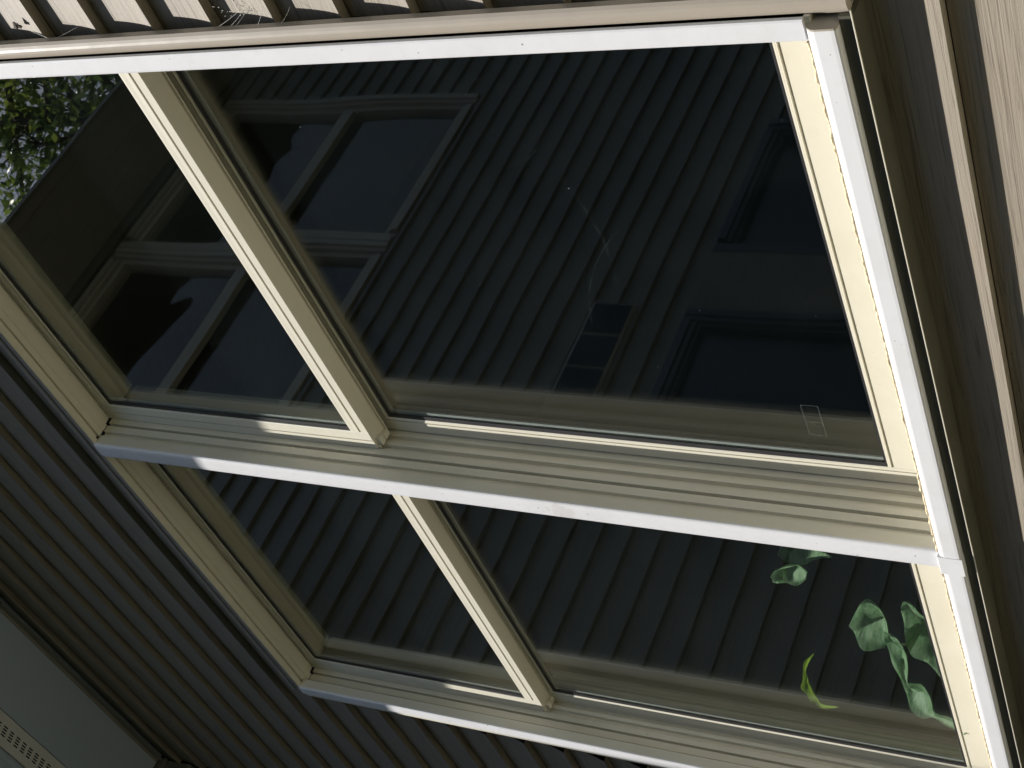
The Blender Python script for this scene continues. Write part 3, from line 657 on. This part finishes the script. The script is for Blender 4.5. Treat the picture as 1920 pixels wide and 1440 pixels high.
# ------------------------------------------------------------------ trees beyond the wing
def tree(loc, h, rad, cz, n, label, seed, lean_=(0, 0)):
    rnd = random.Random(seed)
    t = thing('deciduous_tree', label, 'tree', loc, 'trees beyond the wing')
    bm = BM(); base = Vector(loc)
    top = base + Vector((lean_[0], lean_[1], h * 0.85))
    pts = [base.lerp(top, i / 8) + Vector((rnd.uniform(-.12, .12), rnd.uniform(-.12, .12), 0)) * (1 if i else 0) for i in range(9)]
    tube(bm, pts, [0.26 * (1 - 0.09 * i) for i in range(9)], 9)
    tips = []
    for i in range(44):
        k_ = rnd.uniform(0.45, 1.0); st = base.lerp(top, k_)
        an = rnd.uniform(0, 2 * math.pi); L = rad * rnd.uniform(0.5, 1.0) * (1.15 - 0.45 * k_)
        d = Vector((math.cos(an), math.sin(an), rnd.uniform(0.15, 0.9))).normalized()
        p = [st + d * (L * j / 4) + Vector((rnd.uniform(-.1, .1), rnd.uniform(-.1, .1), rnd.uniform(-.05, .15))) * (j > 0) * L * .3 for j in range(5)]
        tube(bm, p, [0.075, 0.055, 0.04, 0.025, 0.012], 5)
        tips += p[2:]
        for q in p[1:]:
            for _ in range(2):
                e = q + Vector((rnd.uniform(-1, 1), rnd.uniform(-1, 1), rnd.uniform(-.5, 1))) * rad * 0.22
                tube(bm, [q, (q + e) / 2 + Vector((0, 0, .04)), e], [0.018, 0.012, 0.006], 4); tips.append(e)
    obj('trunk', bm, MBR, t)
    bm = BM()
    for i in range(n):
        c = rnd.choice(tips) + Vector((rnd.gauss(0, .3), rnd.gauss(0, .3), rnd.gauss(0, .26)))
        a = Vector((rnd.gauss(0, 1), rnd.gauss(0, 1), rnd.gauss(0, 1))).normalized(); b = a.orthogonal().normalized()
        b = (b * math.cos(i) + a.cross(b) * math.sin(i))
        s_ = rnd.uniform(0.04, 0.085)
        q = [c + a * s_ * 1.3, c + b * s_ * .62 + a * s_ * .2, c - a * s_ * 1.1, c - b * s_ * .62 + a * s_ * .2]
        f = bm.faces.new([bm.verts.new(v) for v in q]); f.material_index = 0 if rnd.random() < .6 else 1
    obj('crown', bm, MLF, t)
    return t
tree((-8.6, -9.2, -1.6), 21.0, 4.2, 12, 14500, 'tall leafy tree with a dark trunk above the wing roof', 3)
tree((-13.5, -6.0, -1.6), 15.0, 3.8, 10, 7000, 'shorter leafy tree nearer the house line', 5)
tree((-4.5, -15.5, -1.6), 13.0, 4.5, 9, 9000, 'broad leafy tree farthest from the house wall', 8)
# unseen foliage screen, added to block low sky light on the wall
bm = BM(); rnd = random.Random(4)
for i in range(16000):
    x = rnd.uniform(-6, 9); y = -7.6 + rnd.gauss(0, .35); z = -1.6 + 5.6 * rnd.random() ** 0.9 + rnd.gauss(0, .05)
    c = Vector((x, y, z)); a = Vector((rnd.gauss(0, 1), rnd.gauss(0, 1), rnd.gauss(0, 1))).normalized(); b = a.orthogonal().normalized(); s_ = rnd.uniform(.08, .16)
    f = bm.faces.new([bm.verts.new(v) for v in (c + a * s_, c + b * s_ * .6, c - a * s_, c - b * s_ * .6)]); f.material_index = rnd.random() < .25
hd = thing('sky_block_screen', 'unseen tall foliage screen added across the lawn to block low sky light', 'sky_block_screen', (1.5, -7.6, -1.6))
obj('foliage', bm, MLF, hd)
bm = BM(); box(bm, -6, 9, -7.75, -7.45, -1.6, 3.4); obj('screen_core', bm, MBR, hd)

# ------------------------------------------------------------------ cobwebs and a dried leaf on the siding
bm = BM()
def strand(a, b, sag=0.002, r=0.00022):
    A = Vector(a); B = Vector(b)
    tube(bm, [A.lerp(B, i / 6) + Vector((0, 0, -sag * math.sin(math.pi * i / 6))) for i in range(7)], r, 4)
strand((-0.853, 0.016, 1.322), (-0.836, 0.026, 1.279)); strand((-0.853, 0.016, 1.30), (-0.838, 0.024, 1.275)); strand((-0.853, 0.016, 1.29), (-0.832, 0.03, 1.262))
strand((-0.851, 0.015, 1.25), (-0.825, 0.03, 1.235))
strand((-0.853, 0.014, 1.215), (-0.838, 0.03, 1.20))
rnd = random.Random(11)
for i in range(16):
    c = Vector((rnd.uniform(-.845, -.828), 0.027, rnd.uniform(1.262, 1.318)))
    tube(bm, [c, c + Vector((rnd.uniform(-.001, .001), .0008, rnd.uniform(-.0015, .0015)))], 0.0006, 5)
o = obj('cobweb', bm, mat_plain('web_silk', (0.75, 0.74, 0.7), .6, .1)); o['label'] = 'wispy dusty cobweb strung between the casing and the siding laps'; o['category'] = 'cobweb'
bm = BM()
bmesh.ops.create_icosphere(bm, subdivisions=3, radius=1)
for v in bm.verts:
    a = math.atan2(v.co.z, v.co.x); rr = 0.0055 * (1 + .35 * math.sin(3 * a + 1) + .2 * math.sin(7 * a))
    v.co = Vector((v.co.x * rr * .9 - 0.8330, 0.0245 + v.co.y * 0.0016 + 0.0012 * math.sin(9 * a), v.co.z * rr * 1.4 + 1.681))
bm2 = bm; bm = BM()
strand((-0.853, 0.014, 1.62), (-0.845, 0.030, 1.575)); strand((-0.852, 0.014, 1.72), (-0.853, 0.014, 1.62)); strand((-0.853, 0.014, 1.62), (-0.843, 0.024, 1.66))
o = obj('cobweb', bm, bpy.data.materials['web_silk']); o['label'] = 'thin single-thread cobweb near the dried leaf on the siding'; o['category'] = 'cobweb'
bm = bm2
o = obj('dried_leaf', bm, MBR, smooth=True); o['label'] = 'small dark dried leaf stuck on the sunlit siding'; o['category'] = 'leaf'
